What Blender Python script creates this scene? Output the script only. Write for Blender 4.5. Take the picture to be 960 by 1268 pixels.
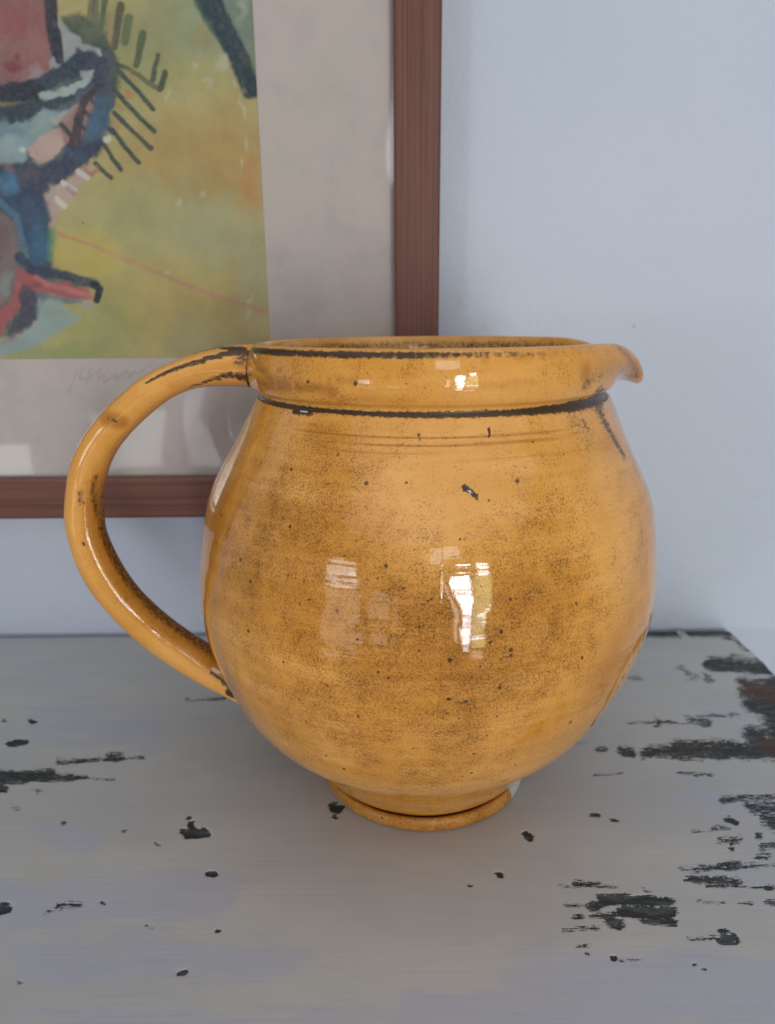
import bpy, bmesh, math, random
import numpy as np
from mathutils import Matrix, Vector

# ------------------------------------------------------------------ scene, camera, light
scene = bpy.context.scene
for o in list(bpy.data.objects):
    bpy.data.objects.remove(o)
COL = scene.collection
random.seed(4)
RNG = np.random.default_rng(11)

TZ = 0.75                                    # height of the table top
F = 880.0                                    # focal length in pixels of the 960 x 1268 photograph
PITCH = math.radians(16.215)
ROLL = math.radians(0.5)
CAMH = 0.21421
WALL_Y = 0.4470                              # wall plane, camera at y = 0
JX, JY = 0.01577, 0.29799                    # axis of the jug
LIGHT = 1.0

cam_data = bpy.data.cameras.new('camera')
cam = bpy.data.objects.new('camera', cam_data)
COL.objects.link(cam)
cam_data.sensor_fit = 'VERTICAL'
cam_data.sensor_height = 36.0
cam_data.lens = 36.0 * F / 1268.0
cam_data.clip_start = 0.01
cam_data.clip_end = 50.0
cam_data.dof.use_dof = True
cam_data.dof.focus_distance = 0.245
cam_data.dof.aperture_fstop = 12.5
cam.matrix_world = (Matrix.Translation((0, 0, TZ + CAMH))
                    @ Matrix.Rotation(math.pi / 2 - PITCH, 4, 'X')
                    @ Matrix.Rotation(-ROLL, 4, 'Z'))
scene.camera = cam

world = bpy.data.worlds.new('World')
scene.world = world
world.use_nodes = True
world.node_tree.nodes['Background'].inputs['Color'].default_value = (0.86, 0.92, 1.0, 1)
world.node_tree.nodes['Background'].inputs['Strength'].default_value = 0.31

scene.view_settings.view_transform = 'Standard'
scene.view_settings.look = 'None'
scene.view_settings.gamma = 1.0
scene.view_settings.exposure = -0.07
scene.view_settings.use_curve_mapping = False


def area_lamp(name, loc, target, w, h, radiance, color):
    """a rectangular lamp of the given radiance (power follows from its size)"""
    l = bpy.data.lights.new(name, 'AREA')
    l.shape = 'RECTANGLE'
    l.size, l.size_y = w, h
    l.color = color
    l.energy = radiance * w * h * math.pi * LIGHT
    o = bpy.data.objects.new(name, l)
    COL.objects.link(o)
    d = Vector(target) - Vector(loc)
    o.rotation_euler = d.to_track_quat('-Z', 'Y').to_euler()
    o.location = loc
    return o


#LAMPS
# the room's windows behind the camera, plus lamps added for reflections: narrow bright lights, wider panes with the garden
SKYC, GARDEN, WARM = (0.92, 0.97, 1.0), (0.93, 1.0, 0.50), (1.0, 0.86, 0.78)
for (x0, x1, z0, z1, rad, c) in [
        (0.42, 0.60, 0.90, 1.13, 30, SKYC), (0.44, 0.62, 0.62, 0.87, 32, SKYC), (0.46, 0.62, 0.36, 0.59, 26, SKYC), (0.47, 0.61, 0.10, 0.33, 14, SKYC),
        (0.66, 1.02, 0.76, 1.10, 6, GARDEN), (0.66, 1.04, 0.56, 0.74, 6, GARDEN), (0.68, 1.05, 0.24, 0.50, 6, GARDEN),
        (0.66, 1.05, 0.50, 0.54, 30, SKYC), (0.72, 0.98, 1.12, 1.22, 26, SKYC), (0.27, 0.33, 0.45, 1.00, 8, WARM),
        (0.02, 0.50, 1.34, 1.78, 4, SKYC),
        (0.68, 0.96, -0.10, 0.12, 5, WARM), (-2.2, -1.5, 0.72, 1.12, 6.0, SKYC), (-1.74, -1.52, 0.78, 0.94, 45, SKYC), (-2.3, -1.5, 0.0, 0.62, 2.0, WARM),  # first a warm lamp added for a low glint on the jug, then the left window
        (-1.12, -0.82, 0.36, 0.60, 1.7, SKYC), (-0.72, -0.66, 0.36, 0.66, 1.7, SKYC), (-1.55, -1.32, 0.34, 0.48, 2.2, SKYC)]:  # not panes: dim lamps added for reflections in the picture glass
    area_lamp('pane_and_reflection_lamp', ((x0 + x1) / 2, -1.8, (z0 + z1) / 2), ((x0 + x1) / 2, 0, (z0 + z1) / 2), x1 - x0, z1 - z0, rad, c)
# light coming down off the white ceiling
cl = area_lamp('ceiling_bounce_lamp', (0.2, -1.1, 2.45), (0.2, -1.1, 0), 3.6, 3.0, 0.62, (0.93, 0.97, 1.0))
#ENDLAMPS

# ------------------------------------------------------------------ measuring helpers
CP, SP, CR, SR = math.cos(PITCH), math.sin(PITCH), math.cos(ROLL), math.sin(ROLL)


def project(P):
    """world points (n,3) -> pixel positions on the 960 x 1268 photograph"""
    P = np.asarray(P, float)
    x, y, z = P[..., 0], P[..., 1], P[..., 2] - TZ - CAMH
    d = y * CP - z * SP
    u = y * SP + z * CP
    cx, cy = F * x / d, -F * u / d
    return 480 + cx * CR + cy * SR, 634 - cx * SR + cy * CR


def ray(px, py):
    dx, dy = px - 480, py - 634
    cx, cy = dx * CR - dy * SR, dx * SR + dy * CR
    u = -cy
    return np.array([cx, F * CP + u * SP, -F * SP + u * CP])


def on_table(px, py):
    r = ray(px, py)
    t = -CAMH / r[2]
    return r[0] * t, r[1] * t


# ------------------------------------------------------------------ mesh helpers
def link(name, me, mat, parent=None):
    o = bpy.data.objects.new(name, me)
    COL.objects.link(o)
    if mat is not None:
        me.materials.append(mat)
    if parent is not None:
        o.parent = parent
    return o


def mesh_from(name, verts, faces, smooth=True):
    me = bpy.data.meshes.new(name)
    me.from_pydata([tuple(v) for v in verts], [], [tuple(f) for f in faces])
    me.update()
    if smooth:
        me.polygons.foreach_set('use_smooth', [True] * len(me.polygons))
    return me


def set_float(me, name, arr):
    a = me.attributes.new(name, 'FLOAT', 'POINT')
    a.data.foreach_set('value', np.asarray(arr, np.float32))


def set_vec(me, name, arr):
    a = me.attributes.new(name, 'FLOAT_VECTOR', 'POINT')
    a.data.foreach_set('vector', np.asarray(arr, np.float32).ravel())


def set_col(me, name, arr):
    a = me.attributes.new(name, 'FLOAT_COLOR', 'POINT')
    arr = np.concatenate([arr, np.ones((len(arr), 1))], 1)
    a.data.foreach_set('color', np.asarray(arr, np.float32).ravel())


def box_mesh(name, size, bevel=0.0, seg=2):
    bm = bmesh.new()
    bmesh.ops.create_cube(bm, size=1.0)
    bmesh.ops.scale(bm, vec=size, verts=bm.verts)
    if bevel:
        bmesh.ops.bevel(bm, geom=bm.edges[:], offset=bevel, segments=seg, profile=0.5, affect='EDGES')
    me = bpy.data.meshes.new(name)
    bm.to_mesh(me)
    bm.free()
    return me


def thing(name, label, cat, loc):
    o = bpy.data.objects.new(name, None)
    o.empty_display_size = 0.05
    COL.objects.link(o)
    o.location = loc
    o['label'] = label
    o['category'] = cat
    return o


def smoothstep(a, b, x):
    t = np.clip((x - a) / (b - a), 0, 1)
    return t * t * (3 - 2 * t)


def vnoise(x, y, seed=0):
    """smooth value noise in [0,1] (vectorised)"""
    xi, yi = np.floor(x).astype(np.int64), np.floor(y).astype(np.int64)
    fx, fy = x - xi, y - yi
    fx, fy = fx * fx * (3 - 2 * fx), fy * fy * (3 - 2 * fy)

    def h(a, b):
        n = (a * 374761393 + b * 668265263 + seed * 1442695041) & 0xffffffff
        n = ((n ^ (n >> 13)) * 1274126177) & 0xffffffff
        return ((n ^ (n >> 16)) & 0xffff) / 65535.0
    return ((h(xi, yi) * (1 - fx) + h(xi + 1, yi) * fx) * (1 - fy)
            + (h(xi, yi + 1) * (1 - fx) + h(xi + 1, yi + 1) * fx) * fy)


def fbm(x, y, seed=0, octv=4):
    s, a, t = 0, 0.5, 0
    for k in range(octv):
        s = s + a * vnoise(x * 2 ** k, y * 2 ** k, seed + k * 17)
        t += a
        a *= 0.55
    return s / t


def seg_dist(px, py, x0, y0, x1, y1):
    dx, dy = x1 - x0, y1 - y0
    t = np.clip(((px - x0) * dx + (py - y0) * dy) / (dx * dx + dy * dy + 1e-9), 0, 1)
    return np.hypot(px - x0 - t * dx, py - y0 - t * dy), t


def lin(c):
    """8-bit display colour -> linear"""
    c = np.asarray(c, float) / 255.0
    return np.where(c <= 0.04045, c / 12.92, ((c + 0.055) / 1.055) ** 2.4)


# ------------------------------------------------------------------ node helpers
class NT:
    def __init__(self, name):
        self.m = bpy.data.materials.new(name)
        self.m.use_nodes = True
        self.t = self.m.node_tree
        self.b = self.t.nodes['Principled BSDF']
        self.out = self.t.nodes['Material Output']

    def n(self, typ, **kw):
        nd = self.t.nodes.new(typ)
        for k, v in kw.items():
            setattr(nd, k, v)
        return nd

    def put(self, sock, v):
        if hasattr(v, 'is_output'):
            self.t.links.new(v, sock)
        elif isinstance(v, (tuple, list)):
            v = tuple(v)
            sock.default_value = v + (1,) if (len(v) == 3 and len(sock.default_value) == 4) else v
        else:
            sock.default_value = v

    def attr(self, name, out='Fac'):
        return self.n('ShaderNodeAttribute', attribute_name=name).outputs[out]

    def obj(self):
        return self.n('ShaderNodeTexCoord').outputs['Object']

    def scale(self, v, s):
        nd = self.n('ShaderNodeVectorMath', operation='MULTIPLY')
        self.put(nd.inputs[0], v)
        nd.inputs[1].default_value = s
        return nd.outputs[0]

    def noise(self, v, s, detail=3, rough=0.55, dist=0.0):
        nd = self.n('ShaderNodeTexNoise')
        self.put(nd.inputs['Vector'], v)
        nd.inputs['Scale'].default_value = s
        nd.inputs['Detail'].default_value = detail
        nd.inputs['Roughness'].default_value = rough
        nd.inputs['Distortion'].default_value = dist
        return nd.outputs['Fac']

    def math(self, op, a, b=0.0, clamp=False):
        nd = self.n('ShaderNodeMath', operation=op, use_clamp=clamp)
        self.put(nd.inputs[0], a)
        self.put(nd.inputs[1], b)
        return nd.outputs[0]

    def step(self, v, lo, hi, a=0.0, b=1.0):
        nd = self.n('ShaderNodeMapRange', interpolation_type='SMOOTHSTEP')
        self.put(nd.inputs['Value'], v)
        self.put(nd.inputs['From Min'], lo)
        self.put(nd.inputs['From Max'], hi)
        self.put(nd.inputs['To Min'], a)
        self.put(nd.inputs['To Max'], b)
        return nd.outputs[0]

    def mix(self, fac, a, b, blend='MIX'):
        nd = self.n('ShaderNodeMix', data_type='RGBA', blend_type=blend)
        self.put(nd.inputs[0], fac)
        self.put(nd.inputs[6], a)
        self.put(nd.inputs[7], b)
        return nd.outputs[2]

    def bump(self, h, dist, strength=1.0, normal=None):
        nd = self.n('ShaderNodeBump')
        nd.inputs['Strength'].default_value = strength
        nd.inputs['Distance'].default_value = dist
        self.put(nd.inputs['Height'], h)
        if normal is not None:
            self.put(nd.inputs['Normal'], normal)
        return nd.outputs[0]

    def set(self, **kw):
        for k, v in kw.items():
            self.put(self.b.inputs[k.replace('_', ' ')], v)
        return self.m


# ------------------------------------------------------------------ materials
def glaze_material():
    t = NT('ochre_glaze')
    oc = t.obj()
    tv = t.attr('turn', 'Vector')                     # (around, up) in metres: throwing direction
    dens = t.attr('speckle')
    soot = t.attr('soot')
    brown = t.attr('brown')
    bare = t.attr('bare')
    pale = t.attr('pale')
    band = t.noise(t.scale(tv, (10, 160, 1)), 1.0, 4, 0.6)
    cloud = t.noise(oc, 34, 4, 0.6)
    f0 = t.step(t.math('ADD', t.math('MULTIPLY', cloud, 0.6), t.math('MULTIPLY', band, 0.5)), 0.42, 0.70)
    base = t.mix(f0, GOLD, ORANGE)
    base = t.mix(t.math('MULTIPLY', pale, 0.8), base, PALE)
    base = t.mix(t.math('MULTIPLY', t.step(brown, 0.0, 1.0), 0.92), base, AMBER)
    # soft brown haze of fine dust in the glaze
    streak = t.noise(t.scale(tv, (28, 420, 1)), 1.0, 5, 0.65)
    haze = t.math('ADD', t.math('MULTIPLY', dens, 0.75), t.math('MULTIPLY', t.math('SUBTRACT', streak, 0.5), 0.6))
    base = t.mix(t.math('MULTIPLY', t.step(haze, 0.05, 0.75), 0.66), base, (0.375, 0.142, 0.016))
    # fine speckle
    grain = t.noise(oc, 1500, 2, 0.7)
    mid = t.noise(oc, 150, 5, 0.65)
    dd = t.math('ADD', dens, t.math('ADD', t.math('MULTIPLY', t.math('SUBTRACT', mid, 0.5), 1.8), t.math('MULTIPLY', t.math('SUBTRACT', streak, 0.5), 0.5)))
    g = t.math('ADD', grain, t.math('MULTIPLY', dd, 0.30))
    base = t.mix(t.math('MULTIPLY', t.step(g, 0.50, 0.78), 0.66), base, (0.305, 0.112, 0.016))
    base = t.mix(t.math('MULTIPLY', t.step(g, 0.72, 0.90), 0.74), base, (0.115, 0.040, 0.005))
    # separate dark dots
    v = t.n('ShaderNodeTexVoronoi')
    v.inputs['Scale'].default_value = 310
    t.put(v.inputs['Vector'], oc)
    sep = t.n('ShaderNodeSeparateColor')
    t.put(sep.inputs[0], v.outputs['Color'])
    pick = t.math('LESS_THAN', sep.outputs[0], t.math('ADD', t.math('MULTIPLY', dens, 0.26), 0.012))
    rad = t.math('ADD', t.math('MULTIPLY', sep.outputs[1], 0.16), 0.10)
    dot = t.math('MULTIPLY', t.math('SUBTRACT', 1.0, t.step(t.math('DIVIDE', v.outputs['Distance'], rad), 0.75, 1.25)), pick)
    base = t.mix(t.math('MULTIPLY', dot, 0.85), base, (0.050, 0.017, 0.004))
    # soot lines, ragged by noise
    rag = t.noise(t.scale(tv, (500, 900, 1)), 1.0, 3, 0.6)
    sm = t.step(t.math('ADD', soot, t.math('MULTIPLY', t.math('SUBTRACT', rag, 0.5), 1.15)), 0.32, 0.68)
    base = t.mix(t.math('MULTIPLY', t.step(t.math('ADD', soot, t.math('MULTIPLY', t.math('SUBTRACT', rag, 0.5), 1.2)), 0.10, 0.50), 0.55), base, (0.10, 0.045, 0.012))
    base = t.mix(t.math('MULTIPLY', sm, 0.90), base, (0.018, 0.010, 0.006))
    base = t.mix(t.step(t.math('ADD', bare, t.math('MULTIPLY', t.math('SUBTRACT', rag, 0.5), 0.4)), 0.4, 0.6), base, (0.52, 0.50, 0.46))
    # relief: throwing rings, slow waviness, tiny pits
    wob = t.noise(oc, 26, 2, 0.5)
    ring = t.noise(t.scale(tv, (6, 260, 1)), 1.0, 2, 0.5)
    fine = t.noise(oc, 420, 3, 0.55)
    n1 = t.bump(wob, 0.0019)
    n2 = t.bump(ring, 0.00010, 1.0, n1)
    n3 = t.bump(t.math('SUBTRACT', fine, t.math('MULTIPLY', dot, 0.8)), 0.000022, 1.0, n2)
    n3 = t.bump(t.math('SUBTRACT', 1.0, sm), 0.00022, 0.7, n3)
    rough = t.math('ADD', t.math('ADD', 0.05, t.attr('dull')), t.math('MULTIPLY', t.math('ADD', sm, t.math('MULTIPLY', dens, 0.12)), 0.25))
    return t.set(Base_Color=base, Roughness=rough, IOR=1.47, Normal=n3)


ORANGE = (0.77, 0.368, 0.088)
GOLD = (0.650, 0.275, 0.038)
PALE = (0.80, 0.412, 0.140)
AMBER = (0.42, 0.160, 0.022)


def table_material():
    t = NT('worn_grey_paint')
    oc = t.obj()
    wear = t.attr('wear')
    wood = t.attr('wood')
    lilac = t.attr('lilac')
    fib = t.noise(t.scale(oc, (70, 900, 400)), 1.0, 5, 0.65)
    chip = t.noise(t.scale(oc, (420, 900, 400)), 1.0, 5, 0.7)
    amp = t.step(wear, 0.0, 0.32, 0.40, 1.0)
    w = t.math('ADD', wear, t.math('MULTIPLY', t.math('SUBTRACT', fib, 0.5), 1.5))
    fib2 = t.noise(t.scale(oc, (260, 2300, 400)), 1.0, 4, 0.7)
    w = t.math('ADD', w, t.math('MULTIPLY', t.math('SUBTRACT', fib2, 0.5), 1.5))
    w = t.math('ADD', w, t.math('MULTIPLY', t.math('SUBTRACT', chip, 0.5), 1.3))
    w = t.math('ADD', w, t.math('MULTIPLY', t.math('SUBTRACT', t.noise(t.scale(oc, (1000, 1700, 900)), 1.0, 3, 0.7), 0.5), 1.0))
    w = t.math('ADD', wear, t.math('MULTIPLY', t.math('SUBTRACT', w, wear), amp))
    m = t.step(w, 0.47, 0.61)
    thin = t.step(w, 0.22, 0.52)                      # paint rubbed thin round the bare patches
    tone = t.noise(t.scale(oc, (9, 22, 10)), 1.0, 4, 0.55)
    brush = t.noise(t.scale(oc, (16, 900, 300)), 1.0, 5, 0.7)
    paint = t.mix(t.step(tone, 0.35, 0.65), (0.432, 0.430, 0.426), (0.482, 0.473, 0.452))
    lm = t.step(t.math('ADD', lilac, t.math('MULTIPLY', t.math('SUBTRACT', t.noise(t.scale(oc, (26, 150, 50)), 1.0, 6, 0.65), 0.5), 1.6)), 0.36, 0.66)
    paint = t.mix(t.math('MULTIPLY', lm, 0.70), paint, (0.412, 0.425, 0.500))
    paint = t.mix(t.step(brush, 0.40, 0.75, 0.0, 0.13), paint, (0.20, 0.19, 0.18))
    paint = t.mix(t.math('MULTIPLY', thin, 0.42), paint, (0.10, 0.125, 0.14))
    under = t.mix(t.step(fib, 0.35, 0.7), (0.016, 0.020, 0.020), (0.034, 0.037, 0.030))
    wg = t.noise(t.scale(oc, (30, 600, 300)), 1.0, 4, 0.6)
    woodc = t.mix(t.step(wg, 0.35, 0.7), (0.040, 0.022, 0.015), (0.130, 0.066, 0.042))
    wm = t.step(t.math('ADD', wood, t.math('MULTIPLY', t.math('SUBTRACT', wg, 0.5), 0.9)), 0.40, 1.0)
    film = t.noise(t.scale(oc, (110, 330, 200)), 1.0, 4, 0.6)
    under = t.mix(t.step(film, 0.45, 0.64, 0, 0.80), under, (0.078, 0.090, 0.098))
    under = t.mix(wm, under, woodc)
    # stray pin-prick chips
    v = t.n('ShaderNodeTexVoronoi')
    v.inputs['Scale'].default_value = 72
    t.put(v.inputs['Vector'], oc)
    sep = t.n('ShaderNodeSeparateColor')
    t.put(sep.inputs[0], v.outputs['Color'])
    pick = t.math('LESS_THAN', sep.outputs[0], 0.10)
    rad = t.math('ADD', t.math('MULTIPLY', sep.outputs[1], 0.030), 0.014)
    dd = t.math('ADD', v.outputs['Distance'], t.math('MULTIPLY', t.math('SUBTRACT', chip, 0.5), 0.04))
    pin = t.math('MULTIPLY', t.math('LESS_THAN', dd, rad), pick)
    m = t.math('MAXIMUM', m, pin)
    col = t.mix(m, paint, under)
    n1 = t.bump(t.noise(oc, 30, 2), 0.0008)
    n2 = t.bump(t.math('ADD', t.math('MULTIPLY', brush, 0.14), t.math('MULTIPLY', m, -1.0)), 0.0005, 1.0, n1)
    rough = t.math('ADD', 0.47, t.math('MULTIPLY', m, 0.12))
    return t.set(Base_Color=col, Roughness=rough, IOR=1.45, Normal=n2)


def wall_material():
    t = NT('blue_white_wall_paint')
    oc = t.obj()
    a = t.noise(oc, 3.2, 4, 0.5)
    b = t.noise(oc, 60, 3, 0.6)
    c = t.mix(t.step(a, 0.3, 0.7), (0.478, 0.515, 0.612), (0.530, 0.552, 0.648))
    c = t.mix(t.step(b, 0.55, 0.85, 0.0, 0.10), c, (0.40, 0.44, 0.52))
    v = t.n('ShaderNodeTexVoronoi')
    v.inputs['Scale'].default_value = 26
    t.put(v.inputs['Vector'], oc)
    sep = t.n('ShaderNodeSeparateColor')
    t.put(sep.inputs[0], v.outputs['Color'])
    sp = t.math('MULTIPLY', t.math('LESS_THAN', v.outputs['Distance'], 0.045), t.math('LESS_THAN', sep.outputs[0], 0.16))
    c = t.mix(t.math('MULTIPLY', sp, 0.35), c, (0.25, 0.27, 0.33))
    n = t.bump(t.noise(oc, 14, 3, 0.5), 0.0022)
    n = t.bump(t.noise(oc, 260, 4, 0.6), 0.00045, 1.0, n)
    return t.set(Base_Color=c, Roughness=0.62, Normal=n)


def frame_material():
    t = NT('red_brown_frame_wood')
    g = t.attr('grain', 'Vector')                      # (along, across, depth)
    a = t.noise(t.scale(g, (5, 760, 760)), 1.0, 5, 0.65)
    b = t.noise(t.scale(g, (14, 1500, 900)), 1.0, 4, 0.65)
    c = t.noise(t.scale(g, (2, 120, 120)), 1.0, 2, 0.5)
    col = t.mix(t.step(a, 0.32, 0.66), (0.100, 0.030, 0.019), (0.175, 0.058, 0.038))
    col = t.mix(t.step(b, 0.45, 0.75, 0, 0.55), col, (0.060, 0.021, 0.015))
    col = t.mix(t.step(c, 0.60, 0.70, 0, 0.40), col, (0.23, 0.090, 0.060))
    n = t.bump(b, 0.0002)
    return t.set(Base_Color=col, Roughness=0.55, Normal=n)


def mat_material():
    t = NT('old_mount_board')
    oc = t.obj()
    mk = t.attr('mark')
    a = t.noise(oc, 13, 4, 0.55)
    b = t.noise(oc, 900, 3, 0.6)
    c = t.noise(oc, 45, 4, 0.6)
    col = t.mix(t.step(a, 0.32, 0.68), (0.665, 0.555, 0.525), (0.715, 0.570, 0.555))
    col = t.mix(t.step(c, 0.42, 0.75, 0, 0.50), col, (0.52, 0.45, 0.43))
    col = t.mix(t.step(b, 0.4, 0.8, 0, 0.12), col, (0.30, 0.27, 0.25))
    col = t.mix(mk, col, (0.17, 0.165, 0.165))
    return t.set(Base_Color=col, Roughness=0.85)


def painting_material():
    t = NT('watercolour_on_paper')
    oc = t.obj()
    c = t.attr('paint', 'Color')
    n = t.noise(oc, 420, 4, 0.65)
    p = t.noise(oc, 70, 5, 0.6)
    c = t.mix(t.step(n, 0.35, 0.8, 0, 0.16), c, (0.42, 0.40, 0.35))
    hs = t.n('ShaderNodeHueSaturation')
    t.put(hs.inputs['Color'], c)
    hs.inputs['Saturation'].default_value = 0.88
    t.put(hs.inputs['Value'], t.step(p, 0.25, 0.75, 0.92, 1.10))
    return t.set(Base_Color=hs.outputs[0], Roughness=0.85, Normal=t.bump(n, 0.0002))


def glass_material():
    t = NT('picture_glass')
    t.t.nodes.remove(t.b)
    tr = t.n('ShaderNodeBsdfTransparent')
    tr.inputs['Color'].default_value = (0.955, 0.965, 0.960, 1)
    gl = t.n('ShaderNodeBsdfGlossy')
    gl.inputs['Roughness'].default_value = 0.03
    fr = t.n('ShaderNodeFresnel')
    fr.inputs['IOR'].default_value = 1.5
    wob = t.bump(t.noise(t.obj(), 6, 2), 0.0025)
    t.put(gl.inputs['Normal'], wob)
    mx = t.n('ShaderNodeMixShader')
    t.put(mx.inputs[0], t.math('MULTIPLY', fr.outputs[0], 0.85, True))
    t.t.links.new(tr.outputs[0], mx.inputs[1])
    t.t.links.new(gl.outputs[0], mx.inputs[2])
    t.t.links.new(mx.outputs[0], t.out.inputs['Surface'])
    return t.m


def plain(name, col, rough):
    t = NT(name)
    n = t.noise(t.obj(), 60, 4, 0.6)
    c = t.mix(t.step(n, 0.3, 0.7), tuple(k * 0.8 for k in col), col)
    return t.set(Base_Color=c, Roughness=rough)


M_GLAZE = glaze_material()
M_TABLE = table_material()
M_WALL = wall_material()
M_FRAME = frame_material()
M_MAT = mat_material()
M_PAINTING = painting_material()
M_GLASS = glass_material()
M_BACK = plain('brown_backing_card', (0.25, 0.18, 0.12), 0.9)

# ------------------------------------------------------------------ wall
me = box_mesh('wall', (4.0, 0.12, 2.9))
wall = link('wall', me, M_WALL)
wall.location = (0.3, WALL_Y + 0.06, 1.45)
wall['kind'] = 'structure'

# ------------------------------------------------------------------ table
table = thing('table', 'grey painted table with chipped worn paint and a dark rubbed end, standing against the wall', 'table', (0, 0.2, TZ))


def build_tabletop():
    x0, x1 = -0.72, 0.2355
    y0, y1 = -0.02, 0.4385
    th = 0.032
    xs = np.concatenate([np.linspace(x0, -0.30, 60)[:-1], np.linspace(-0.30, x1 - 0.004, 640)])
    ys = np.concatenate([np.linspace(y0, 0.155, 30)[:-1], np.linspace(0.155, y1 - 0.003, 420)])
    nx, ny = len(xs), len(ys)
    X, Y = np.meshgrid(xs, ys)                            # (ny, nx)
    Z = np.zeros_like(X)
    # worn, uneven outline: soft rounded right end and back edge
    endw = (fbm(ys * 60, ys * 0 + 3.1, 5) - 0.5) * 0.004
    px, py = project(np.stack([X, Y, Z + TZ], -1).reshape(-1, 3))
    px, py = px.reshape(X.shape), py.reshape(X.shape)
    jx = (fbm(X * 70, Y * 160, 21) - 0.5)
    jy = (fbm(X * 90, Y * 220, 33) - 0.5)
    qx, qy = px + jx * 22, py + jy * 9
    wear = np.zeros_like(X)
    wood = np.zeros_like(X)
    lil = np.zeros_like(X)

    def streak(x0, y0, x1, y1, r, a=1.0, target='wear', soft=0.9):
        nonlocal wear, wood, lil
        d, _ = seg_dist(qx, qy, x0, y0, x1, y1)
        v = a * (1 - smoothstep(r * (1 - soft), r * (1 + soft), d))
        if target == 'wear':
            wear = np.maximum(wear, v)
        elif target == 'wood':
            wood = np.maximum(wood, v)
        else:
            lil = np.maximum(lil, v)

    S = streak
    # right end of the board: rubbed to the undercoat, wood showing
    S(930, 856, 962, 848, 11, .95); S(925, 852, 962, 870, 12, .95)
    S(880, 823, 955, 826, 7, .85); S(905, 822, 960, 828, 8, .8)
    S(935, 870, 962, 885, 14, .95); S(950, 880, 962, 915, 12, .9)
    S(842, 928, 905, 927, 11, .95); S(890, 928, 962, 930, 9, .95); S(935, 915, 965, 928, 15, .95)
    S(800, 931, 850, 930, 8, .80); S(768, 930, 782, 932, 6, .75); S(740, 928, 748, 929, 4, .6)
    S(920, 850, 962, 858, 10, .9, 'wood'); S(935, 856, 965, 862, 10, 1, 'wood')
    S(850, 928, 892, 926, 8, .75, 'wood'); S(945, 916, 965, 924, 14, 1, 'wood')
    S(955, 850, 965, 870, 8, .6, 'wood')
    S(900, 790, 935, 806, 3, .6); S(918, 800, 932, 803, 5, .6)
    S(775, 896, 850, 895, 2.2, .52); S(810, 897, 812, 893, 4, .62); S(855, 892, 880, 896, 6, .58); S(866, 887, 915, 887, 2.5, .52)
    S(870, 838, 880, 842, 5, .5); S(845, 826, 858, 840, 5, .42); S(780, 841, 795, 838, 4, .42)
    # mid right scatter
    S(738, 960, 775, 959, 3, .48); S(846, 958, 885, 958, 3.5, .50); S(735, 1011, 741, 1011, 3.5, .85); S(755, 1016, 762, 1016, 3, .7)
    S(895, 990, 962, 986, 5, .62); S(930, 1000, 965, 1000, 9, .66); S(948, 1010, 965, 1022, 9, .8); S(902, 1014, 910, 1019, 4, .9)
    S(880, 1026, 895, 1026, 4, .5); S(862, 1029, 900, 1028, 2.5, .45); S(888, 1040, 915, 1040, 5, .60); S(905, 1038, 907, 1052, 3, .7)
    S(938, 1036, 944, 1036, 4, .7); S(945, 1048, 965, 1046, 6, .6); S(935, 1060, 950, 1060, 4, .6)
    S(870, 1074, 915, 1072, 4, .66); S(845, 1075, 870, 1076, 3, .52); S(895, 1068, 915, 1068, 4, .6); S(920, 1072, 962, 1072, 2.5, .52)
    S(850, 1087, 915, 1091, 5.5, .78); S(880, 1097, 955, 1098, 3, .62); S(945, 1099, 950, 1099, 4, .85)
    S(868, 1115, 895, 1116, 3, .45); S(915, 1118, 930, 1118, 3, .42); S(950, 1116, 965, 1116, 4, .6)
    # the big bare patch
    S(745, 1113, 828, 1116, 7, .98, soft=.6); S(770, 1128, 832, 1131, 8, .98, soft=.6); S(800, 1140, 838, 1142, 5, .85)
    S(730, 1120, 745, 1118, 5, .75); S(752, 1140, 766, 1146, 7, .8); S(728, 1135, 762, 1133, 4, .66)
    S(700, 1120, 730, 1119, 3, .56); S(710, 1135, 716, 1135, 4, .75); S(710, 1096, 735, 1096, 4, .66); S(715, 1092, 716, 1092, 3, .55)
    S(700, 1152, 740, 1151, 3, .52); S(716, 1171, 730, 1170, 4, .52); S(695, 1098, 760, 1098, 2.2, .45); S(800, 1100, 812, 1106, 3, .5)
    S(730, 1123, 734, 1124, 5, 1)
    S(895, 1162, 912, 1163, 5, .98, soft=.5); S(890, 1154, 902, 1154, 3, .72); S(850, 1162, 890, 1160, 4, .44)
    S(761, 1186, 763, 1187, 3.4, 1); S(727, 1181, 729, 1182, 2.5, .9); S(772, 1189, 795, 1189, 2.5, .42)
    S(858, 1194, 860, 1194, 2, .8); S(871, 1198, 873, 1199, 2, .8)
    # left
    S(0, 962, 62, 960, 9, .85, soft=.6); S(-5, 975, 8, 977, 6, .85); S(60, 964, 88, 963, 5, .66); S(94, 963, 104, 962, 3.5, .7); S(100, 965, 140, 965, 2, .42)
    S(72, 944, 120, 941, 4.5, .60); S(128, 939, 150, 938, 4.5, .80); S(150, 938, 178, 938, 3, .50)
    S(14, 921, 34, 918, 3.8, .95, soft=.4); S(33, 892, 39, 893, 3, .8, soft=.4); S(3, 892, 5, 892, 2.5, .7); S(15, 999, 24, 999, 3, .42); S(45, 979, 50, 979, 3, .45)
    S(262, 866, 284, 865, 3.2, .58); S(225, 866, 262, 866, 2.2, .46)
    S(228, 1033, 254, 1032, 5, .95, soft=.35); S(242, 1018, 244, 1034, 4, .95, soft=.35); S(233, 1012, 236, 1012, 2.5, .8)
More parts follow.
